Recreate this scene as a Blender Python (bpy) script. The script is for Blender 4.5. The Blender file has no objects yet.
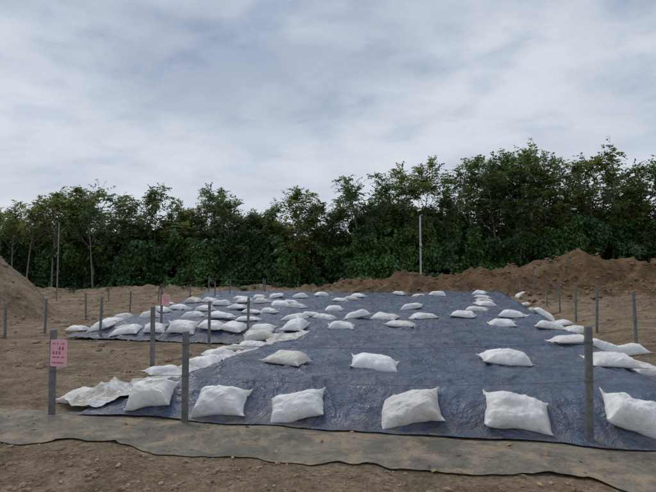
import bpy, math, random
import numpy as np
from mathutils import Vector, Matrix
random.seed(7)
C=bpy.context.scene.collection
# ---------- noise
PT=np.random.default_rng(3).permutation(256); PV=np.random.default_rng(4).random(256)
def vn(x,y,s=0):
    x=np.asarray(x,float)+s*17.3; y=np.asarray(y,float)+s*9.7
    xi=np.floor(x).astype(int); yi=np.floor(y).astype(int); fx=x-xi; fy=y-yi
    fx=fx*fx*fx*(fx*(fx*6-15)+10); fy=fy*fy*fy*(fy*(fy*6-15)+10)
    h=lambda a,b: PV[PT[(PT[a&255]+b)&255]]
    a=h(xi,yi);b=h(xi+1,yi);c=h(xi,yi+1);d=h(xi+1,yi+1)
    return (a+(b-a)*fx)*(1-fy)+(c+(d-c)*fx)*fy
def fbm(x,y,o=4,s=0):
    t=0;a=.5;n=0
    for i in range(o):
        t=t+a*vn(x,y,s+i*3); n+=a; a*=.5
        x,y=1.6*x-1.2*y,1.2*x+1.6*y
    return t/n
def ridge(x,y,s=0): return 1-np.abs(2*vn(x,y,s)-1)
def st(t):
    t=np.clip(t,0,1); return t*t*(3-2*t)
def rmp(t):
    t=np.clip(t,0,1); return .5*t+.5*t*t*(3-2*t)
# ---------- terrain
def uv(x,y): 
    return .98*x-.196*(y-5.25), .196*x+.98*(y-5.25)
def xy(u,v): return .98*u+.196*v, 5.25-.196*u+.98*v
def uL(v): return -2.75+.17*v+.10*np.sin(v*1.7)
def uR(v): return 4.15+.055*v+.08*np.sin(v*1.3+1)
def uL2(v): return -7.6-.28*(v-5.6)+.15*np.sin(v*1.1)
VF2=5.7; VB=23.0
def hprof(v): return .27+.40*np.clip((v-.6)/22,0,1)
def mound(x,y):
    u,v=uv(x,y)
    m1=rmp(v/.62)*rmp((u-uL(v))/.6)*rmp((uR(v)-u)/.7)*rmp((VB-v)/1.5)*hprof(v)
    m2=rmp((v-VF2)/.9)*rmp((u-uL2(v))/.9)*rmp((3-u)/2)*rmp((VB-v)/1.5)*(hprof(v)-.10)
    return np.maximum(m1,m2)
def base(x,y):
    u,v=uv(x,y)
    z=.10*(fbm(x*.35,y*.35,3,5)-.5)*st((np.hypot(x,y)-6)/8)+.035*(fbm(x*1.3,y*1.3,3,9)-.5)
    z=z+.27*st((u-uR(v)-.2)/1.6)*st((v+.5)/4)
    z=z+.25*st((y-24)/10)
    # made ground behind the heaps climbs towards the trees
    z=z+.9*st((x+1)/6)*st((y-30)/5)
    return z
HEAPS=[(-.5,32,2.6,1.7,.6),(2.2,31,2.8,1.9,1.05),(4.9,30,2.5,2.0,1.4),(7.4,30.5,2.6,2.0,1.25),(9.4,31,2.4,2.2,1.5),(11.4,30.6,2.4,2.4,1.75),(13.3,30.4,2.2,2.4,1.95),(15.3,30,2.8,2.6,2.45),(18.3,30.3,2.6,2.4,2.15),(20.6,29.6,2.6,2.4,2.2),(23.2,29,2.7,2.8,2.2),(27,29,4,3,2.5),
 (6.5,28.4,2.0,1.2,.45),(12,26.5,2.2,1.5,.6),(16,25.5,3,1.9,.85),(19,22,2.8,2.4,.95),(14.5,18.5,2.6,2.4,.55),(11.5,13,2.2,2.6,.35),(31,28,5,4,2.5),(-5,34,4,1.4,.5),(-12,34,6,1.5,.5),(-22,33,5,2,.6)]
def heaps(x,y):
    z=np.zeros_like(x)
    for cx,cy,rx,ry,h in HEAPS:
        wx=x+1.3*(fbm(x*.8,y*.8,3,2)-.5); wy=y+1.3*(fbm(x*.8,y*.8,3,8)-.5)
        d=np.sqrt(((wx-cx)/rx)**2+((wy-cy)/ry)**2)
        z=np.maximum(z,h*st(1-d/1.55)**.85)
    lo=np.clip(z,0,.5)
    z=z*(1+.30*(fbm(x*1.5,y*1.5,4,12)-.5))+lo*.75*(fbm(x*2.2,y*2.2,4,14)-.5)+lo*.35*ridge(x*1.4,y*1.9,19)**2-lo*.12
    d=np.hypot(x+13.7+.6*(vn(x,y,3)-.5),y-18.3)/3.75
    c=3.6*(np.sqrt(np.clip(1-d,0,1)**2+.004)-.063)
    return np.maximum(z,c*(1+.18*(fbm(x*1.8,y*1.8,5,12)-.5)))
def rough(x,y):
    return .045*(fbm(x*2.3,y*2.3,4,50)-.5)+.03*ridge(x*.9+y*.2,y*1.6,52)**3*st((y-3)/2)
def inside(u,v,p=0):
    return ((u>uL(v)-p)&(u<uR(v)+p)&(v>-p)&(v<VB+p))|((u>uL2(v)-p)&(u<0)&(v>VF2-p)&(v<VB+p))
def ground(x,y,under=True):
    m=mound(x,y); u,v=uv(x,y)
    z=base(x,y)+heaps(x,y)+m
    off=np.where(inside(u,v,.3)|((v>-1.2)&(v<.2)&(u<8)&(u>-9.5)),0.,1.)
    z=z+off*rough(x,y)
    if under: z=z-.08*np.clip(m/.15,0,1)
    return z
def wrk(u,v):
    a=u+.6*(fbm(u*.9,v*.9,3,21)-.5); b=v+.6*(fbm(u*.9,v*.9,3,22)-.5)
    w=.046*ridge(a*.45,b*1.1,3)**7+.040*ridge(a*1.1+b*.5,b*.9-a*.5,5)**8+.032*ridge(a*2.2-b,b*2.0+a,7)**7+.020*ridge(a*4.2,b*3.4+a*2,8)**6
    w=w+.06*(fbm(u*.8,v*.8,3,30)-.3)+.010*fbm(u*4.5,v*4.5,3,33)
    f=st(1-np.abs(v-.35)/.6)
    w=w+f*(.07*ridge(a*1.9+.3*b,b*.35,11)**4+.045*ridge(a*4.1-.6*b,b*.6,12)**4)
    for s in (-1.25,.75,2.75,-3.4,-5.6): w=w+.012*np.exp(-((u-s-.03*np.sin(v*1.3))/.035)**2)
    return w*(.15+.85*st((v+.1)/.35))
def tarpz(x,y):
    u,v=uv(x,y); return base(x,y)+mound(x,y)+.012+wrk(u,v)
def surf(x,y):
    x=np.atleast_1d(np.asarray(x,float)); y=np.atleast_1d(np.asarray(y,float))
    u,v=uv(x,y)
    return np.where(inside(u,v),tarpz(x,y),ground(x,y,False))
# ---------- helpers
def mesh_np(name,co,quads=None,tris=None,mats=(),smooth=True,attr=None,midx=None):
    me=bpy.data.meshes.new(name)
    fs=[];tot=[]
    if quads is not None and len(quads): fs.append(np.asarray(quads).reshape(-1)); tot.append(np.full(len(quads),4))
    if tris is not None and len(tris): fs.append(np.asarray(tris).reshape(-1)); tot.append(np.full(len(tris),3))
    lv=np.concatenate(fs).astype(np.int32); lt=np.concatenate(tot).astype(np.int32)
    ls=np.concatenate([[0],np.cumsum(lt)[:-1]]).astype(np.int32)
    me.vertices.add(len(co)); me.vertices.foreach_set("co",np.asarray(co,np.float32).reshape(-1))
    me.loops.add(len(lv)); me.loops.foreach_set("vertex_index",lv)
    me.polygons.add(len(lt)); me.polygons.foreach_set("loop_start",ls); me.polygons.foreach_set("loop_total",lt)
    for m in mats: me.materials.append(m)
    me.polygons.foreach_set("use_smooth",np.full(len(lt),smooth))
    if midx is not None: me.polygons.foreach_set("material_index",np.asarray(midx,np.int32))
    if attr is not None:
        a=me.attributes.new("shade",'FLOAT','POINT'); a.data.foreach_set("value",np.asarray(attr,np.float32))
    me.update(calc_edges=True); me.validate()
    return me
def obj(name,me,loc=(0,0,0),parent=None):
    o=bpy.data.objects.new(name,me); o.location=loc; C.objects.link(o)
    if parent: o.parent=parent
    return o
def gridq(nx,ny):
    i=np.arange(nx*ny).reshape(ny,nx)
    return np.stack([i[:-1,:-1],i[:-1,1:],i[1:,1:],i[1:,:-1]],-1).reshape(-1,4)
class NT:
    def __init__(s,name):
        s.m=bpy.data.materials.new(name); s.m.use_nodes=True; s.t=s.m.node_tree; s.n=s.t.nodes; s.b=s.n['Principled BSDF']; s.out=s.n['Material Output']
    def new(s,ty,**k):
        n=s.n.new(ty)
        for a,b in k.items(): setattr(n,a,b)
        return n
    def link(s,a,b): s.t.links.new(a,b)
    def geo(s): 
        return s.new('ShaderNodeNewGeometry').outputs['Position']
    def objc(s): return s.new('ShaderNodeTexCoord').outputs['Object']
    def noise(s,vec,sc,det=5,rough=.55,dist=0,scale3=None):
        if scale3:
            m=s.new('ShaderNodeMapping'); m.inputs['Scale'].default_value=scale3; s.link(vec,m.inputs['Vector']); vec=m.outputs[0]
        n=s.new('ShaderNodeTexNoise'); n.inputs['Scale'].default_value=sc; n.inputs['Detail'].default_value=det
        n.inputs['Roughness'].default_value=rough; n.inputs['Distortion'].default_value=dist; s.link(vec,n.inputs['Vector']); return n.outputs[0]
    def ramp(s,f,stops):
        r=s.new('ShaderNodeValToRGB'); e=r.color_ramp.elements
        while len(e)<len(stops): e.new(.5)
        for i,(p,c) in enumerate(stops):
            e[i].position=p; e[i].color=(c,c,c,1) if not hasattr(c,'__len__') else (*c,1)
        s.link(f,r.inputs[0]); return r.outputs[0]
    def mix(s,f,a,b,bt='MIX'):
        n=s.new('ShaderNodeMixRGB',blend_type=bt)
        for i,x in ((0,f),(1,a),(2,b)):
            if hasattr(x,'is_output'): s.link(x,n.inputs[i])
            elif i==0: n.inputs[0].default_value=x
            else: n.inputs[i].default_value=(*x,1) if hasattr(x,'__len__') else (x,x,x,1)
        return n.outputs[0]
    def bump(s,h,st_,dist,prev=None):
        b=s.new('ShaderNodeBump'); b.inputs['Strength'].default_value=st_; b.inputs['Distance'].default_value=dist
        s.link(h,b.inputs['Height'])
        if prev: s.link(prev,b.inputs['Normal'])
        return b.outputs[0]
    def fin(s,col,rough=.9,nrm=None,spec=.3,metal=0):
        if hasattr(col,'is_output'): s.link(col,s.b.inputs['Base Color'])
        else: s.b.inputs['Base Color'].default_value=(*col,1)
        if hasattr(rough,'is_output'): s.link(rough,s.b.inputs['Roughness'])
        else: s.b.inputs['Roughness'].default_value=rough
        s.b.inputs['Specular IOR Level'].default_value=spec; s.b.inputs['Metallic'].default_value=metal
        if nrm: s.link(nrm,s.b.inputs['Normal'])
        return s.m
# ---------- materials
def m_soil():
    t=NT('soil'); p=t.geo()
    a=t.ramp(t.noise(p,.35,6,.6),[(.32,(.21,.148,.092)),(.5,(.35,.26,.172)),(.70,(.45,.355,.255))])
    b=t.ramp(t.noise(p,2.6,8,.72),[(.36,(.12,.082,.05)),(.5,(.30,.222,.146)),(.68,(.47,.375,.275))])
    c=t.mix(.62,a,b)
    damp=t.ramp(t.noise(p,.8,6,.7,.5),[(.40,.60),(.52,1.)])
    c=t.mix(.7,c,damp,'MULTIPLY')
    vo=t.new('ShaderNodeTexVoronoi'); vo.inputs['Scale'].default_value=34; t.link(p,vo.inputs['Vector'])
    g=t.ramp(vo.outputs['Distance'],[(.0,1.2),(.45,.95),(.8,.55)])
    c=t.mix(.55,c,g,'MULTIPLY')
    vc=t.ramp(t.noise(p,17,3,.8),[(.36,.5),(.5,1.),(.66,1.3)])
    c=t.mix(.6,c,vc,'MULTIPLY')
    fine=t.ramp(t.noise(p,60,6,.75),[(.34,.55),(.62,1.25)])
    c=t.mix(.65,c,fine,'MULTIPLY')
    sx=t.new('ShaderNodeSeparateXYZ'); t.link(p,sx.inputs[0])
    hz=t.ramp(sx.outputs[2],[(.45,0.),(.85,1.)])
    # the spoil heaps on the right are darker and redder than the pile on the left
    rt=t.new('ShaderNodeMapRange'); rt.inputs[1].default_value=-6; rt.inputs[2].default_value=0; t.link(sx.outputs[0],rt.inputs[0])
    hz=t.mix(1,hz,rt.outputs[0],'MULTIPLY')
    c=t.mix(hz,c,t.mix(1,c,(.68,.57,.46),'MULTIPLY'))
    n=t.bump(t.noise(p,5,8,.72),.8,.12); n=t.bump(t.noise(p,38,6,.7),.8,.025,n)
    n=t.bump(vo.outputs['Distance'],.4,.015,n)
    return t.fin(c,.95,n,.12)
def m_tarp():
    t=NT('blue_tarpaulin'); p=t.geo()
    c=t.ramp(t.noise(p,.6,6,.65,.5),[(.3,(.028,.056,.120)),(.55,(.046,.082,.160)),(.78,(.078,.12,.205))])
    d=t.ramp(t.noise(p,1.0,10,.75,.7),[(.46,0.),(.62,.30),(.80,.75)])
    c=t.mix(d,c,(.21,.21,.205))
    d2=t.ramp(t.noise(p,9,8,.8,.5),[(.52,0.),(.72,.42)])
    c=t.mix(d2,c,(.22,.21,.19))
    dk=t.ramp(t.noise(p,2.2,7,.7,1.2),[(.34,.55),(.5,1.)])
    c=t.mix(.8,c,dk,'MULTIPLY')
    sx=t.new('ShaderNodeSeparateXYZ'); t.link(p,sx.inputs[0])
    lo=t.ramp(sx.outputs[2],[(.0,1.),(.18,0.)])
    md=t.mix(1,lo,t.ramp(t.noise(p,3.5,8,.75),[(.44,0.),(.60,.85)]),'MULTIPLY')
    c=t.mix(md,c,(.2,.155,.11))
    r=t.ramp(t.noise(p,2.5,6,.65),[(.3,.20),(.7,.42)])
    n=t.bump(t.noise(p,1.7,6,.62,2.6),1.,.13)
    n=t.bump(t.noise(p,7,5,.6,2.4),.85,.034,n)
    n=t.bump(t.noise(p,28,3,.6,1.),.35,.005,n)
    return t.fin(c,r,n,.75)
def m_sheet():
    t=NT('dusty_ground_sheet'); p=t.geo()
    c=t.ramp(t.noise(p,1.6,9,.7,.6),[(.3,(.12,.112,.094)),(.5,(.19,.17,.137)),(.68,(.31,.255,.185))])
    c=t.mix(.7,c,t.ramp(t.noise(p,18,8,.8),[(.32,.55),(.65,1.25)]),'MULTIPLY')
    d=t.ramp(t.noise(p,3.2,10,.75,.4),[(.50,0.),(.60,.85)])
    c=t.mix(d,c,(.34,.255,.172))
    n=t.bump(t.noise(p,3,6,.65,1.8),.9,.06); n=t.bump(t.noise(p,30,5,.75),.7,.012,n)
    return t.fin(c,.8,n,.2)
def m_bag():
    t=NT('woven_white_sack'); p=t.objc()
    oi=t.new('ShaderNodeObjectInfo')
    ad=t.new('ShaderNodeVectorMath',operation='ADD'); t.link(p,ad.inputs[0]); 
    sc=t.new('ShaderNodeVectorMath',operation='SCALE'); sc.inputs['Scale'].default_value=40.
    cb=t.new('ShaderNodeCombineXYZ'); t.link(oi.outputs['Random'],cb.inputs[0]); t.link(cb.outputs[0],sc.inputs[0]); t.link(sc.outputs[0],ad.inputs[1]); q=ad.outputs[0]
    base_=t.ramp(oi.outputs['Random'],[(0,(.66,.645,.61)),(.3,(.82,.82,.815)),(.6,(.75,.745,.72)),(.88,(.82,.82,.81)),(1,(.56,.52,.46))])
    d=t.ramp(t.noise(q,3.5,9,.75),[(.46,0.),(.72,.6)])
    c=t.mix(d,base_,(.44,.385,.31))
    d3=t.ramp(t.noise(q,14,6,.75),[(.54,0.),(.74,.35)])
    c=t.mix(d3,c,(.46,.40,.33))
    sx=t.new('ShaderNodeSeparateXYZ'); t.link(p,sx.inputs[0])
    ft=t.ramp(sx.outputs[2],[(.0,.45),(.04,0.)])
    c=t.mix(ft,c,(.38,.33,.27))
    w=t.new('ShaderNodeTexWave',wave_type='BANDS',bands_direction='X'); w.inputs['Scale'].default_value=75; t.link(p,w.inputs['Vector'])
    w2=t.new('ShaderNodeTexWave',wave_type='BANDS',bands_direction='Y'); w2.inputs['Scale'].default_value=75; t.link(p,w2.inputs['Vector'])
    we=t.mix(.5,w.outputs[0],w2.outputs[0],'ADD')
    n=t.bump(t.noise(q,4.5,4,.6,2.0),.6,.035); n=t.bump(t.noise(q,15,4,.6,1.6),.45,.012,n); n=t.bump(we,.15,.002,n)
    return t.fin(c,.55,n,.35)
def m_leaf(name,lo,mid,hi,trl=True):
    t=NT(name); a=t.new('ShaderNodeAttribute',attribute_name='shade')
    oi=t.new('ShaderNodeObjectInfo')
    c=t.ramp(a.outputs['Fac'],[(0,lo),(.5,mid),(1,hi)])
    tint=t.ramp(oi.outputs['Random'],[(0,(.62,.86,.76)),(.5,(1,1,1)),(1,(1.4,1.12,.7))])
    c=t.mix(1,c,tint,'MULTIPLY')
    m=t.fin(c,.5,None,.4)
    if trl:
        tr=t.new('ShaderNodeBsdfTranslucent'); t.link(c,tr.inputs[0])
        ms=t.new('ShaderNodeMixShader'); ms.inputs[0].default_value=.35; t.link(t.b.outputs[0],ms.inputs[1]); t.link(tr.outputs[0],ms.inputs[2]); t.link(ms.outputs[0],t.out.inputs[0])
    return m
def m_simple(name,a,b,sc=20,rough=.6,spec=.4,metal=0,bs=.2):
    t=NT(name); p=t.objc(); nz=t.noise(p,sc,6,.65)
    c=t.ramp(nz,[(.3,a),(.7,b)])
    return t.fin(c,rough,t.bump(nz,bs,.004),spec,metal)
SOIL=m_soil(); TARP=m_tarp(); SHEET=m_sheet(); BAG=m_bag()
LEAF=m_leaf('leaf_green',(.038,.064,.022),(.105,.16,.052),(.25,.33,.11))
VINE=m_leaf('vine_green',(.028,.052,.017),(.075,.13,.037),(.19,.27,.075),False)
WEED=m_leaf('weed_green',(.05,.08,.02),(.11,.15,.05),(.28,.27,.13),False)
BARK=m_simple('bark',(.12,.105,.09),(.32,.28,.24),14,.9,.2)
GALV=m_simple('weathered_galvanised_post',(.10,.10,.102),(.22,.22,.215),11,.6,.4,.25,.5)
POLE=m_simple('pole_paint',(.35,.36,.37),(.5,.5,.5),6,.6)
POLED=m_simple('pole_dark',(.14,.14,.14),(.24,.24,.24),6,.6)
WIRE=m_simple('wire',(.12,.11,.1),(.22,.2,.18),30,.6)
PINK=m_simple('pink_card',(.78,.40,.47),(.85,.48,.54),7,.55)
RED=m_simple('sign_print',(.30,.03,.06),(.35,.05,.08),7,.6)
ROCK=m_simple('clod',(.14,.098,.063),(.42,.32,.228),9,.95,.15,0,.5)
PLAST=NT('white_plastic'); _p=PLAST.geo()
PLAST=PLAST.fin(PLAST.mix(PLAST.ramp(PLAST.noise(_p,3.0,8,.78),[(.42,0.),(.62,.9)]),(.66,.66,.65),(.36,.30,.225)),.42,PLAST.bump(PLAST.noise(_p,7,5,.6,2.),.9,.05),.45)
# ---------- ground sheet
def seg(a,b,d): return list(np.arange(a,b,d))
geo=lambda s: [s*1.28**k for k in range(0,16)]
xs=seg(5,12,.1)+seg(12,40,.2)+geo(40); xs=np.array([-v for v in xs[::-1]]+seg(-5+.05,5,.05)+xs)
xs=np.unique(np.round(xs,4))
ys=np.array([-v for v in geo(20)[::-1]]+seg(-20,2,1)+seg(2,9,.035)+seg(9,20,.08)+seg(20,46,.14)+geo(46))
ys=np.unique(np.round(ys,4))
X,Y=np.meshgrid(xs,ys); Z=ground(X.ravel(),Y.ravel())
g=mesh_np('ground',np.stack([X.ravel(),Y.ravel(),Z],1),gridq(len(xs),len(ys)),mats=[SOIL]); obj('ground',g)
# ---------- tarps
def patch(name,ul,ur,v0,v1,nu,nv,vpow,mat,zoff=0,edge=.05,zf=None):
    s=np.linspace(0,1,nu); tt=np.linspace(0,1,nv)**vpow; S,T=np.meshgrid(s,tt); V=v0+(v1-v0)*T
    a=ul(V); b=ur(V)
    a=a+edge*2*(fbm(V*2.3,V*0+3,3,40)-.5); b=b+edge*2*(fbm(V*2.1,V*0+8,3,41)-.5)
    U=a+(b-a)*S
    e=(1-T)**8; V=V+e*edge*2.6*(fbm(U*1.8,U*0+2,4,44)-.5)
    x,y=xy(U,V); x=x.ravel();y=y.ravel()
    z=(tarpz(x,y) if zf is None else zf(x,y))+zoff
    me=mesh_np(name,np.stack([x,y,z],1),gridq(nu,nv),mats=[mat]); return obj(name,me)
patch('blue_tarpaulin',lambda v:uL(v)-.12,lambda v:uR(v)+.15,-.10,VB+.3,300,460,1.6,TARP,.012)
patch('blue_tarpaulin',lambda v:uL2(v)-.15,lambda v:uL(v)+.3,VF2-.1,VB+.2,150,240,1.3,TARP,-.008)
def sheetz(x,y):
    u,v=uv(x,y)
    a=u+.4*(fbm(u*1.1,v*1.1,3,61)-.5); b=v+.4*(fbm(u*1.1,v*1.1,3,62)-.5)
    return base(x,y)+.008+(.030*ridge(a*.8,b*1.8,13)**4+.026*ridge(a*1.7+b,b*2.6-a*.5,15)**5+.014*fbm(u*4,v*4,3,16))*(.15+.85*st((-v-.05)/.3))*(.25+.75*st((v+.98)/.2))
patch('ground_sheet',lambda v:-9+0*v,lambda v:7.5+0*v,-.98,.0,520,60,1,SHEET,0,.16,sheetz)
def plz(x,y):
    u,v=uv(x,y); return base(x,y)+mound(x,y)+.035+wrk(u,v)+.05*ridge(u*2.3,v*2.2,23)**4+.03*ridge(u*6+v,v*5,24)**3
patch('plastic_sheet',lambda v:uL(v)-.70-.12*np.sin(v*2.3),lambda v:uL(v)+.22+.08*np.sin(v*4),.15,6.2,52,280,1,PLAST,0,.22,plz)
# ---------- sandbags
def bagmesh(k):
    r=np.random.default_rng(100+k); nx,ny=46,34
    a=np.linspace(-1,1,nx); b=np.linspace(-1,1,ny); A,B=np.meshgrid(a,b)
    L=.62*r.uniform(.92,1.08); W=.43*r.uniform(.9,1.1); T=.125*r.uniform(.82,1.22)
    pin=r.uniform(0,.08,2); pin2=r.uniform(.01,.11,2)
    px=np.where(A>0,pin[0],pin[1]); py=np.where(B>0,pin2[0],pin2[1])
    x=L/2*A*(1-px*(1-B**2)); y=W/2*B*(1-py*(1-A**2))
    cr=(np.abs(A)**7)*(np.abs(B)**7); ce=r.uniform(-.03,.18,4)
    cc=np.where(A>0,np.where(B>0,ce[0],ce[1]),np.where(B>0,ce[2],ce[3]))
    x=x*(1+cc*cr); y=y*(1+cc*1.3*cr)
    tap=r.uniform(-.12,.12); y=y*(1+tap*A)
    sk=r.uniform(-.18,.18); x=x+sk*y; y=y+.028*np.sin(A*2.2+r.uniform(0,6))
    y=y+.025*(fbm(A*2+k,B*0+k,3,k)-.5)*np.abs(B)**3; x=x+.03*(fbm(B*2+k,A*0+k,3,k+5)-.5)*np.abs(A)**3
    e=np.clip((1-np.clip(np.abs(A)/.96,0,1)**3.8),0,1)**.6*np.clip((1-np.clip(np.abs(B)/.98,0,1)**3.2),0,1)**.6
    lump=1+.6*(fbm(A*1.2+9*k,B*1.1,3,k)-.5)+r.uniform(-.25,.25)*A+r.uniform(-.28,.1)*B
    wa=A+.3*(fbm(A*2+k,B*2,3,k+2)-.5); wb=B+.3*(fbm(A*2,B*2+k,3,k+3)-.5)
    fold=.020*ridge(wa*1.2+k,wb*4.2+k*3,k)**3*(np.abs(A)**1.5)+.018*ridge(wa*5+k,wb*1.2,k+4)**3*(np.abs(B)**1.5)+.010*ridge(wa*2.0+wb*1.2,wb*2.0-wa+k,k+9)**5+.004*ridge(wa*6,wb*5-wa*2+k,k+12)**3
    top=T*e*lump+fold*np.clip(e+.25,0,1)+.006
    bot=-.035*e-.002
    crn=.04*cr*np.where(A>0,r.uniform(0,1.4),r.uniform(0,1.4))+.02*(fbm(A*3,B*3,2,k)-.4)*(1-e)
    v1=np.stack([x,y,top+crn],-1).reshape(-1,3); v2=np.stack([x,y,bot+crn],-1).reshape(-1,3)
    q=gridq(nx,ny); q2=q[:,::-1]+nx*ny
    idx=np.arange(nx*ny).reshape(ny,nx); loop=list(idx[0,:])+list(idx[1:,-1])+list(idx[-1,-2::-1])+list(idx[-2:0:-1,0])
    rim=[[loop[(i+1)%len(loop)],loop[i],loop[i]+nx*ny,loop[(i+1)%len(loop)]+nx*ny] for i in range(len(loop))]
    return mesh_np('sandbag_mesh',np.concatenate([v1,v2]),np.concatenate([q,q2,np.array(rim)]),mats=[BAG])
BM=[bagmesh(k) for k in range(20)]
nb=[0]
def bag(x,y,yaw,s=1,lift=0,zs=1):
    e=.16
    z=float(surf(x,y)[0]); 
    hx=float((surf(x+e,y)-surf(x-e,y))[0])/(2*e); hy=float((surf(x,y+e)-surf(x,y-e))[0])/(2*e)
    n=Vector((-hx,-hy,1)).normalized()
    q=Vector((0,0,1)).rotation_difference(n).to_matrix()@Matrix.Rotation(yaw+(math.pi if nb[0]%3==0 else 0),3,'Z')
    o=obj('sandbag',BM[(nb[0]*7+nb[0]//20)%20]); nb[0]+=1
    o.rotation_euler=q.to_euler(); o.scale=(s,s,s*zs*random.uniform(.85,1.12)); o.location=Vector((x,y,z+.022+lift))
    return o
FRONT=[(-3.02,6.30,.93),(-2.05,5.85,.86),(-1.2,5.66,.94),(-.34,5.50,.90),(.86,5.32,.97),(1.91,5.10,1.0),(3.02,4.93,.98)]
TOPB=[(-2.1,8.55),(-1.57,10.59),(-.58,7.11),(.64,6.95),(2.46,6.94),(3.82,6.75),(5.02,7.82),(5.24,8.47),(4.22,8.66),(4.62,8.45),(5.89,9.92),(1.63,11.12),(.29,10.96),(.75,12.97),(1.5,13.15),(2.49,12.95),(3.47,12.83),(3.99,11.45),
(4.8,12.9),(4.8,10.8),(6.1,14.1),(6.6,13.4),(4.6,15.4),(5.4,17.1),(6.5,21.),(5.9,18.7),(7.2,23.6),(4.9,22.3),(2.7,16.1),(3.6,25.3),(4.3,23.5),(.2,16.7),(-.1,14.2),(.5,20.7),(-.9,13.6),(-.8,12.),(-.5,14.8),(-1.6,12.1),(-1.62,11.7),(-2.2,13.7),(-1.9,16.),(-2.3,12.3),(-1.5,20.),(-1.3,23.1),(-1.8,18.8),(-1.1,17.5),(-2.4,15.7),(1.4,23.3),(-.3,24.3),(1.,21.9),(8.9,21.4),(9.8,24.9),(10.4,26.8),(7.3,15.6),
(-7.,14.),(-5.8,12.8),(-5.,12.4),(-4.3,12.4),(-3.6,12.3),(-2.9,12.4),(-7.3,17.8),(-5.1,14.3),(-7.2,16.7),(-5.5,16.4),(-5.2,17.5),(-3.9,14.4),(-4.2,17.1),(-4.1,19.2),(-3.,14.),(-3.1,17.),(-3.4,20.1),(-4.9,20.7),(-2.6,19.9),(-2.4,23.1),(-3.2,23.1),(-3.9,22.3),(-8.4,26.2),(-5.6,20.8)]
LEFTE=[(-2.55,7.75,.72),(-2.15,9.62,.85),(-2.0,10.3,.85)]
POSTS=[(-3.12,5.69,.98),(-1.54,5.42,.99),(2.47,4.77,1.08),(-2.8,7.99,1.06),(-2.63,11.05,.99),(-1.94,12.1,.84),(-4.24,12.68,.91),(-5.65,12.38,.93),(-7.56,13.33,.93),(-8.08,12.5,.87),(-8.44,21.22,.89),(-8.55,17.6,.95),(-3.45,27.2,.65),(-2.17,36,.9),(-5.64,24.8,.69),(-6.3,22.7,.63),(-5.11,25.9,.73),
(6.22,10.08,1.22),(6.94,12.88,1.23),(7.86,15.8,1.23),(8.88,19.06,1.26),(9.73,22.11,1.28),(10.86,26.2,1.3),(1.8,34,.8)]
NB=len(POSTS)
# boundary fence along the far side of the site
FAR=[(-24+2.9*k+random.uniform(-.2,.2),28.3+.3*math.sin(k),.85) for k in range(14)]
POSTS+=FAR
AX=math.atan2(-.2,1)
for x,y,s in FRONT: bag(x,y,AX+random.uniform(-.14,.14),s,0,1.2)
for x,y in TOPB: bag(x,y,AX+random.uniform(-.35,.35),random.uniform(.94,1.06))
for x,y,s in LEFTE: bag(x,y,AX+random.uniform(.4,1.6),s,.04,.8)
# ---------- posts
def tube(pts,rads,n=8):
    V=[];Q=[]
    for i,(p,r) in enumerate(zip(pts,rads)):
        p=np.array(p,float); d=np.array(pts[min(i+1,len(pts)-1)],float)-np.array(pts[max(i-1,0)],float); d/=np.linalg.norm(d)+1e-9
        a=np.cross(d,[.3,1,.1]); a/=np.linalg.norm(a)+1e-9; b=np.cross(d,a)
        for k in range(n):
            th=2*math.pi*k/n; V.append(p+r*(math.cos(th)*a+math.sin(th)*b))
    for i in range(len(pts)-1):
        for k in range(n):
            Q.append([i*n+k,i*n+(k+1)%n,(i+1)*n+(k+1)%n,(i+1)*n+k])
    return np.array(V),np.array(Q)
def join(parts):
    V=[];Q=[];M=[];o=0
    for v,q,m in parts: V.append(v);Q.append(q+o);M+= [m]*len(q);o+=len(v)
    return np.concatenate(V),np.concatenate(Q),M
posts=[]
for i,(x,y,h) in enumerate(POSTS):
    z=float(surf(x,y)[0]); r=.037 if y<8 else .031
    pts=[(0,0,-.3),(0,0,0),(0,0,h*.5),(0,0,h-.015),(0,0,h-.004),(0,0,h),(0,0,h+.001)]
    v1=tube(pts,[r,r,r,r,r*.93,r*.8,.001],16)
    parts=[(v1[0],v1[1],0)]
    for hh in (.52,.86):
        zz=h*hh
        for dz in (-.008,0,.008):
            c=[(math.cos(t)*(r+.003),math.sin(t)*(r+.003),zz+dz) for t in np.linspace(0,2*math.pi,17)]
            w=tube(c,[.003]*17,5); parts.append((w[0],w[1],1))
    V,Q,M=join(parts)
    o=obj('fence_post',mesh_np('fence_post',V,Q,mats=[GALV,WIRE],midx=M),(x,y,z)); o.rotation_euler=(random.uniform(-.02,.02),random.uniform(-.03,.03),0)
    posts.append((x,y,z,h))
def wire(i,j,rr=.0034):
    a=posts[i];b=posts[j]; parts=[]
    for hh in (.52,.86):
        L=math.hypot(a[0]-b[0],a[1]-b[1]); pts=[]; sg=random.uniform(.5,1.4)
        for t in np.linspace(0,1,14):
            pts.append((a[0]*(1-t)+b[0]*t,a[1]*(1-t)+b[1]*t,(a[2]+a[3]*hh)*(1-t)+(b[2]+b[3]*hh)*t-.045*sg*min(L/3,1.5)*4*t*(1-t)))
        w=tube(pts,[rr]*14,5); parts.append((w[0],w[1],0))
    V,Q,M=join(parts); obj('fence_wire',mesh_np('fence_wire',V,Q,mats=[WIRE]))
for i,j in ((0,1),(1,2),(0,3),(3,4),(4,5),(9,8),(8,7),(7,6),(11,10),(17,18),(18,19),(19,20),(20,21),(21,22)): wire(i,j)
for k in range(13): wire(NB+k,NB+k+1,.005)
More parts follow.
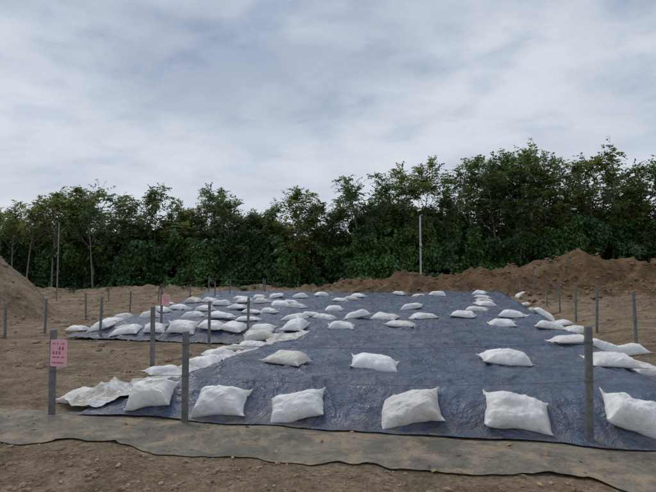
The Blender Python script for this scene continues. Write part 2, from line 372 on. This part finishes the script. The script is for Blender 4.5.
# ---------- signs
def box(c,s):
    v=np.array([[x,y,z] for x in(-1,1) for y in(-1,1) for z in(-1,1)],float)*np.array(s)/2+np.array(c)
    q=np.array([[0,1,3,2],[4,6,7,5],[0,4,5,1],[2,3,7,6],[0,2,6,4],[1,5,7,3]]); return v,q
def sign(i,w,h,zc,off,yaw=0):
    x,y,z,ph=posts[i]; parts=[(*box((0,0,0),(w,.006,h)),0)]
    rs=random.Random(i)
    for r_ in range(5):
        zz=h*(.36-.17*r_); xx=-w*.38
        hh=h*(.10 if r_ in(1,2) else .05)
        if r_==4: zz-=.01
        while xx<w*.34:
            cw=hh*.9; 
            if rs.random()<.9:
                for k in range(3): parts.append((*box((xx+cw/2,-.0045,zz-hh/2+hh*k/2.5),(cw*rs.uniform(.5,1),.003,hh*.14)),1))
                parts.append((*box((xx+cw*rs.uniform(.3,.7),-.006,zz),(cw*.14,.003,hh)),1))
            xx+=cw*1.3
    V,Q,M=join(parts); o=obj('notice_sign',mesh_np('notice_sign',V,Q,mats=[PINK,RED],midx=M,smooth=False),(x+off,y-.05,z+zc)); o.rotation_euler=(.04,.03,yaw)
sign(0,.19,.30,posts[0][3]-.26,.085,-.05)
sign(6,.20,.27,posts[6][3]-.30,.12,.1)
# ---------- poles
def pole(x,y,top,r,mat):
    z=float(ground(np.array([x]),np.array([y]))[0]); L=top-z
    a=tube([(0,0,-.3),(0,0,0),(0,0,.02),(0,0,L*.5),(0,0,L),(0,0,L+.02)],[r*1.1,r*1.1,r,r*.9,r*.75,.01],12)
    b=tube([(0,.1,L-.04),(0,-.35,L-.02)],[.025,.025],8); c=box((0,-.4,L-.01),(.10,.2,.06)); d=box((0,-r-.02,L*.55),(.16,.08,.22))
    V,Q,M=join([(*a,0),(*b,0),(*c,0),(*d,0)]); obj('lamp_pole',mesh_np('lamp_pole',V,Q,mats=[mat]),(x,y,z))
pole(6.4,34.2,5.7,.07,POLE); pole(-21.0,38.5,5.7,.06,POLED)
# ---------- trees
def leaves(P,D,L,W,r):
    n=len(P); D=D/np.linalg.norm(D,axis=1,keepdims=True)
    up=r.normal(size=(n,3))*.6+np.array([0,0,1]); S=np.cross(D,up); S/=np.linalg.norm(S,axis=1,keepdims=True)+1e-9
    N=np.cross(S,D)
    L=L[:,None];W=W[:,None]
    v=np.stack([P,P+D*L*.45+S*W,P+D*L-N*L*.12,P+D*L*.45-S*W],1)
    return v.reshape(-1,3),np.arange(n*4).reshape(-1,4)
def twigs(cent,out,r,per=5,nl=9,tl=(.5,.95),ll=(.15,.25)):
    n=len(cent)*per
    c=np.repeat(cent,per,0)+r.normal(size=(n,3))*.14; o=np.repeat(out,per,0)
    d=o*.7+r.normal(size=(n,3))*.6+np.array([0,0,.22]); d/=np.linalg.norm(d,axis=1,keepdims=True)
    TL=r.uniform(*tl,n)
    t=np.linspace(.12,1,nl)[None,:]*np.ones((n,1))
    P=c[:,None,:]+d[:,None,:]*(TL[:,None]*t)[...,None]; P[...,2]-=.30*TL[:,None]*t**2
    sd=np.cross(d,[0,0,1.]); sd/=np.linalg.norm(sd,axis=1,keepdims=True)+1e-9
    sg=np.where(np.arange(nl)%2==0,1,-1)[None,:,None]
    D=sd[:,None,:]*sg*.8+d[:,None,:]*.6+r.normal(size=(n,nl,3))*.25-np.array([0,0,.25])
    sh=np.repeat((r.uniform(.0,1,len(cent))),per)[:,None]*.5+r.uniform(0,.5,(n,nl))
    P=P.reshape(-1,3);D=D.reshape(-1,3);m=len(P)
    L=r.uniform(*ll,m); v,q=leaves(P,D,L,L*r.uniform(.24,.34,m),r)
    return v,q,np.repeat(sh.reshape(-1),4)
def tree(seed,H=10,kind=0):
    r=np.random.default_rng(seed); parts=[];cent=[];outs=[]
    base_r=.13; n=9
    lean=r.normal(size=2)*(.35 if kind==0 else .6); tp=[]
    for i in range(n):
        t=i/(n-1); tp.append(np.array([lean[0]*t*t+.18*math.sin(t*5+seed)*t,lean[1]*t*t+.18*math.cos(t*4+seed)*t,H*.88*t]))
    parts.append((*tube(tp,[base_r*(1-.85*i/(n-1)) for i in range(n)],8),0))
    nl=(18,13,9)[kind]
    for k in range(nl):
        t=(.22+.76*(k/(nl-1)),.34+.64*(k/(nl-1)),.5+.48*(k/(nl-1)))[kind]
        f=t*(n-1); i=int(min(f,n-2)); p=tp[i]+(tp[i+1]-tp[i])*(f-i)
        az=k*2.4+r.uniform(-.5,.5); el=r.uniform(.15,.6)+.7*t**2+(.15 if kind else 0)
        wid=(1-abs(t-.6)**1.4*1.4)
        Ln=H*(.26,.31,.27)[kind]*max(.35,wid)*r.uniform(.6,1.3)
        d=np.array([math.cos(az)*math.cos(el),math.sin(az)*math.cos(el),math.sin(el)]); lp=[p]; q=p.copy();dd=d.copy()
        for s in range(5):
            dd=dd+r.normal(size=3)*.13+np.array([0,0,.06]); dd/=np.linalg.norm(dd); q=q+dd*Ln/5; lp.append(q.copy())
            if s>=1:
                for _ in range(2):
                    sd=dd+r.normal(size=3)*.75; sd/=np.linalg.norm(sd); sl=Ln*.28*r.uniform(.6,1.4)
                    e=q+sd*sl; parts.append((*tube([q,q+sd*sl*.5+np.array([0,0,.03]),e],[.022,.015,.006],4),0))
                    cent.append(e);outs.append(sd)
                    if r.random()<(.5,.3,.15)[kind]: cent.append(q+sd*sl*.5);outs.append(sd)
        cent.append(q);outs.append(dd)
        parts.append((*tube(lp,[.055*(1-t*.5)*(1-.16*j) for j in range(6)],5),0))
    cent=np.array(cent);outs=np.array(outs)
    keep=r.random(len(cent))<(.85,.8,.7)[kind]; cent=cent[keep];outs=outs[keep]
    V,Q,M=join(parts)
    lv,lq,ls=twigs(cent,outs,r,per=4,nl=9 if kind==0 else 12,tl=(.45,.9) if kind==0 else (.6,1.25),ll=(.18,.30))
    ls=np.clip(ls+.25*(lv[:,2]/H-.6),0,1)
    V2=np.concatenate([V,lv]);Q2=np.concatenate([Q,lq+len(V)]);M=M+[1]*len(lq)
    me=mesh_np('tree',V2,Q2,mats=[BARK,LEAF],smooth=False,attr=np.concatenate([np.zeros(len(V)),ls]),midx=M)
    me['top']=float(np.percentile(lv[:,2],99.7)); return me
TA=[tree(20+k,10,0) for k in range(5)]; TB=[tree(60+k,10,1) for k in range(6)]; TC=[tree(90+k,10,2) for k in range(3)]
hx=[-60,-27.8,-22.7,-16.8,-12,-8.3,-3.2,-.7,.8,3,6,9.5,12.5,15.5,19,22,25,30,60]
hz=[8.0,7.9,9.0,9.3,9.1,8.5,8.4,7.8,8.8,9.9,10.3,10.9,10.7,12.4,11.2,11.7,11.5,10.3,9]
def YL(x): return 42-.08*x
def place(x,y,h,lst,sx=1):
    g_=float(ground(np.array([x]),np.array([y]))[0]); z=g_-.1; h=h-max(0,g_-.3)
    me=random.choice(lst); o=obj('tree',me,(x,y,z)); s=h/me['top']
    o.scale=(s*sx,s*sx,s); o.rotation_euler=(random.uniform(-.05,.05),random.uniform(-.05,.05),random.uniform(0,6.28))
x=-42.
while x<42:
    h=np.interp(x,hx,hz); r_=random.random()
    if x<0: place(x,YL(x)+random.uniform(-1,1),h*random.choice([.84,.92,.98,1.03]),TC if r_<.12 else (TA if r_<.7 else TB),random.uniform(.95,1.2)); x+=random.uniform(1.4,2.5)
    else: place(x,YL(x)+random.uniform(-1.2,1.2),h*random.choice([.76,.88,.96,1.0,1.03]),TC if r_<.25 else (TA if r_<.35 else TB),random.uniform(.9,1.15)); x+=random.uniform(1.4,2.4)
x=-44.
while x<44:
    h=np.interp(x,hx,hz); place(x,YL(x)+3.5+random.uniform(-1,1),h*(random.uniform(.72,.92) if x<1 else random.uniform(.62,.84)),TA,1.2); x+=random.uniform(2.3,3.4)
place(15.3,YL(15.6)-1,12.6,TB[:3],1.0); place(17.2,YL(17)-.6,11.7,TB[3:],1.0); place(13.7,YL(14)-.3,11.3,TB[1:4],1.0)
for x in (-25.5,-23.2,-26.8,-19.6): place(x,YL(x)-2.2,random.uniform(7.2,8.6),TC,.9)
# thicket of vines and shrubs at the foot of the trees
def thicket(seed,n,dy,lmin,lmax,thr,hs):
    r=np.random.default_rng(seed)
    x=r.uniform(-46,46,n); top=(1.6+3.6*fbm(x*.22,x*0,3,71)+1.8*fbm(x*.9,x*0,2,72)-.4+np.where((x>2)&(x<12),1.3,0))*hs
    zz=r.random(n)**.85*top
    y=YL(x)+dy-3.0*(fbm(x*.45,zz*.5,3,74+seed)-.3)*1.6+r.exponential(.4,n)+.18*zz
    gz=ground(x,y,False)
    keep=fbm(x*1.3,zz*1.0,3,77+seed)>thr
    P=np.stack([x,y,gz+zz],1)[keep]; m=len(P)
    D=r.normal(size=(m,3))*.6+np.array([0,-.4,-.7]); L=r.uniform(lmin,lmax,m)
    v,q=leaves(P,D,L,L*.38,r)
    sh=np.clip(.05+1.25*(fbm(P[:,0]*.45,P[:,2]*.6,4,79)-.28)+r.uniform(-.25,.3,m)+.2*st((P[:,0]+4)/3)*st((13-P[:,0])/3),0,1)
    return v,q,np.repeat(sh,4)
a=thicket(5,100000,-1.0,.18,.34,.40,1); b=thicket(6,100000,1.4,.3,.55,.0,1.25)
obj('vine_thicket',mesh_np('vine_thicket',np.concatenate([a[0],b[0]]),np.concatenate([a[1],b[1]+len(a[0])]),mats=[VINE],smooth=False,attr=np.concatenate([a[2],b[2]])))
# ---------- weeds along the foot of the thicket
def weeds():
    r=np.random.default_rng(31); P=[];D=[];S=[];L=[]
    spots=[(r.uniform(-18,20),r.uniform(33,39)) for _ in range(170)]
    for x,y in spots:
        k=int(r.uniform(14,50)); big=2.4
        a=r.uniform(0,6.28,k); rad=r.uniform(0,.12,k)*big; px=x+np.cos(a)*rad;py=y+np.sin(a)*rad
        P.append(np.stack([px,py,ground(px,py,False)-.005],1)); D.append(np.stack([np.cos(a)*.7,np.sin(a)*.7,r.uniform(.4,1.4,k)],1)); L.append(r.uniform(.04,.15,k)*big*r.uniform(.6,1.3)); S.append(np.clip(r.uniform(0,1)+r.uniform(-.2,.2,k),0,1))
    P=np.concatenate(P);D=np.concatenate(D);L=np.concatenate(L);S=np.concatenate(S)
    v,q=leaves(P,D,L,L*.13,r); obj('weeds',mesh_np('weeds',v,q,mats=[WEED],smooth=False,attr=np.repeat(S,4)))
weeds()
# ---------- clods and litter
def rocks(name,n,fx,smin,smax,mat,seed,pw=2.2):
    r=np.random.default_rng(seed)
    ph=(1+5**.5)/2; b=np.array([[-1,ph,0],[1,ph,0],[-1,-ph,0],[1,-ph,0],[0,-1,ph],[0,1,ph],[0,-1,-ph],[0,1,-ph],[ph,0,-1],[ph,0,1],[-ph,0,-1],[-ph,0,1]])/1.9
    f=np.array([[0,11,5],[0,5,1],[0,1,7],[0,7,10],[0,10,11],[1,5,9],[5,11,4],[11,10,2],[10,7,6],[7,1,8],[3,9,4],[3,4,2],[3,2,6],[3,6,8],[3,8,9],[4,9,5],[2,4,11],[6,2,10],[8,6,7],[9,8,1]])
    x,y=fx(r,n); u,v=uv(x,y)
    ins=inside(u,v,.2); thin=(v>-1.)&(v<0.2)&(u<8)
    k=~(ins&(v>.1)) & (~thin | (r.random(n)<.10))&(fbm(x*.9,y*.9,3,90)+r.uniform(-.2,.2,n)>.42); x=x[k];y=y[k];n=len(x)
    s=smin*(smax/smin)**(r.random(n)**pw)
    vv=b[None]*(1+r.uniform(-.25,.25,(n,12,1)))*r.uniform(.6,1.2,(n,1,3))*s[:,None,None]
    vv[...,2]*=.7
    z=ground(x,y,False)+s*.2
    vv=vv+np.stack([x,y,z],-1)[:,None,:]
    t=(f[None]+12*np.arange(n)[:,None,None]).reshape(-1,3)
    obj(name,mesh_np(name,vv.reshape(-1,3),None,t,mats=[mat],smooth=False))
rocks('dirt_clods',18000,lambda r,n:(r.uniform(-7,7,n),2.6+8*r.random(n)**1.6),.004,.034,ROCK,1)
rocks('dirt_clods',8000,lambda r,n:(r.uniform(-22,28,n),r.uniform(8,34,n)),.015,.12,ROCK,2)
rocks('dirt_clods',4500,lambda r,n:(r.uniform(-1,28,n),r.uniform(24,33,n)),.03,.18,m_simple('dark_clod',(.11,.07,.045),(.28,.20,.13),5,.95,.15,0,.5),3)
def litter():
    r=np.random.default_rng(11); n=420; x=r.uniform(-5,5,n); y=r.uniform(3.2,6.5,n); u,v=uv(x,y); k=(v<.0); x=x[k];y=y[k];n=len(x)
    z=np.maximum(ground(x,y,False),sheetz(x,y))+.006
    a=r.uniform(0,6.28,n); D=np.stack([np.cos(a),np.sin(a),r.uniform(-.05,.2,n)],1); L=r.uniform(.02,.08,n)
    v_,q=leaves(np.stack([x,y,z],1),D,L,L*r.uniform(.06,.3,n),r)
    obj('leaf_litter',mesh_np('leaf_litter',v_,q,mats=[m_simple('dry_leaf',(.16,.10,.04),(.42,.33,.17),5,.8)],smooth=False))
litter()
# ---------- world
w=bpy.data.worlds.new("World"); bpy.context.scene.world=w; w.use_nodes=True; nt=w.node_tree; N=nt.nodes; Lk=nt.links.new
bg=N['Background']; bg.inputs[1].default_value=.1
EL=math.radians(52); ROT=math.radians(-35)
sky=N.new('ShaderNodeTexSky'); sky.sky_type='NISHITA'; sky.sun_disc=False; sky.sun_elevation=EL; sky.sun_rotation=ROT
tc=N.new('ShaderNodeTexCoord'); sp=N.new('ShaderNodeSeparateXYZ'); Lk(tc.outputs['Generated'],sp.inputs[0])
ad=N.new('ShaderNodeMath'); ad.operation='ADD'; ad.inputs[1].default_value=.20; 
mxx=N.new('ShaderNodeMath'); mxx.operation='MAXIMUM'; mxx.inputs[1].default_value=0; Lk(sp.outputs[2],mxx.inputs[0]); Lk(mxx.outputs[0],ad.inputs[0])
dv=N.new('ShaderNodeVectorMath'); dv.operation='DIVIDE'; cb=N.new('ShaderNodeCombineXYZ')
for i in range(3): Lk(ad.outputs[0],cb.inputs[i])
Lk(tc.outputs['Generated'],dv.inputs[0]); Lk(cb.outputs[0],dv.inputs[1])
mp=N.new('ShaderNodeMapping'); mp.inputs['Location'].default_value=(3.2,1.4,0); mp.inputs['Rotation'].default_value=(0,0,.6); mp.inputs['Scale'].default_value=(1.0,1.15,0); Lk(dv.outputs[0],mp.inputs[0])
def wn(sc,det,ro,di):
    n=N.new('ShaderNodeTexNoise'); n.inputs['Scale'].default_value=sc;n.inputs['Detail'].default_value=det;n.inputs['Roughness'].default_value=ro;n.inputs['Distortion'].default_value=di; Lk(mp.outputs[0],n.inputs['Vector']); return n.outputs[0]
def wr(f,st_):
    r=N.new('ShaderNodeValToRGB'); e=r.color_ramp.elements
    while len(e)<len(st_): e.new(.5)
    for i,(p,c) in enumerate(st_): e[i].position=p; e[i].color=(*c,1)
    Lk(f,r.inputs[0]); return r.outputs[0]
cl=wr(wn(1.3,7,.52,.2),[(.34,(.37,.43,.55)),(.47,(.49,.55,.65)),(.62,(.66,.70,.765))])
c2=wr(wn(3.4,7,.54,.15),[(.36,(.76,.81,.89)),(.50,(1.,1.,1.)),(.70,(1.09,1.08,1.06))])
m1=N.new('ShaderNodeMixRGB'); m1.blend_type='MULTIPLY'; m1.inputs[0].default_value=1; Lk(cl,m1.inputs[1]); Lk(c2,m1.inputs[2])
hz_=wr(sp.outputs[2],[(.0,(.8,.8,.8)),(.2,(.5,.5,.5)),(.40,(0,0,0))])
m2=N.new('ShaderNodeMixRGB'); Lk(hz_,m2.inputs[0]); Lk(m1.outputs[0],m2.inputs[1]); m2.inputs[2].default_value=(.70,.745,.80,1)
sc=N.new('ShaderNodeVectorMath'); sc.operation='SCALE'; sc.inputs['Scale'].default_value=10; Lk(m2.outputs[0],sc.inputs[0])
m3=N.new('ShaderNodeMixRGB'); m3.inputs[0].default_value=.94; Lk(sky.outputs[0],m3.inputs[1]); Lk(sc.outputs[0],m3.inputs[2]); Lk(m3.outputs[0],bg.inputs[0])
sun=bpy.data.lights.new('sun','SUN'); sun.energy=1.4; sun.angle=math.radians(18); sun.color=(1,.97,.92)
so=bpy.data.objects.new('sun',sun); C.objects.link(so)
dirv=Vector((math.sin(ROT)*math.cos(EL),math.cos(ROT)*math.cos(EL),math.sin(EL))); so.rotation_euler=dirv.to_track_quat('Z','Y').to_euler(); so.location=(0,0,30)
cam=bpy.data.cameras.new('camera'); cam.sensor_width=36; cam.lens=27.165; cam.clip_end=5000; cam.clip_start=.05
co=bpy.data.objects.new('camera',cam); C.objects.link(co); co.location=(0,0,1.6); co.rotation_euler=(math.radians(93.35),0,0)
bpy.context.scene.camera=co
vs=bpy.context.scene.view_settings; vs.view_transform='Standard'; vs.look='None'; vs.exposure=0
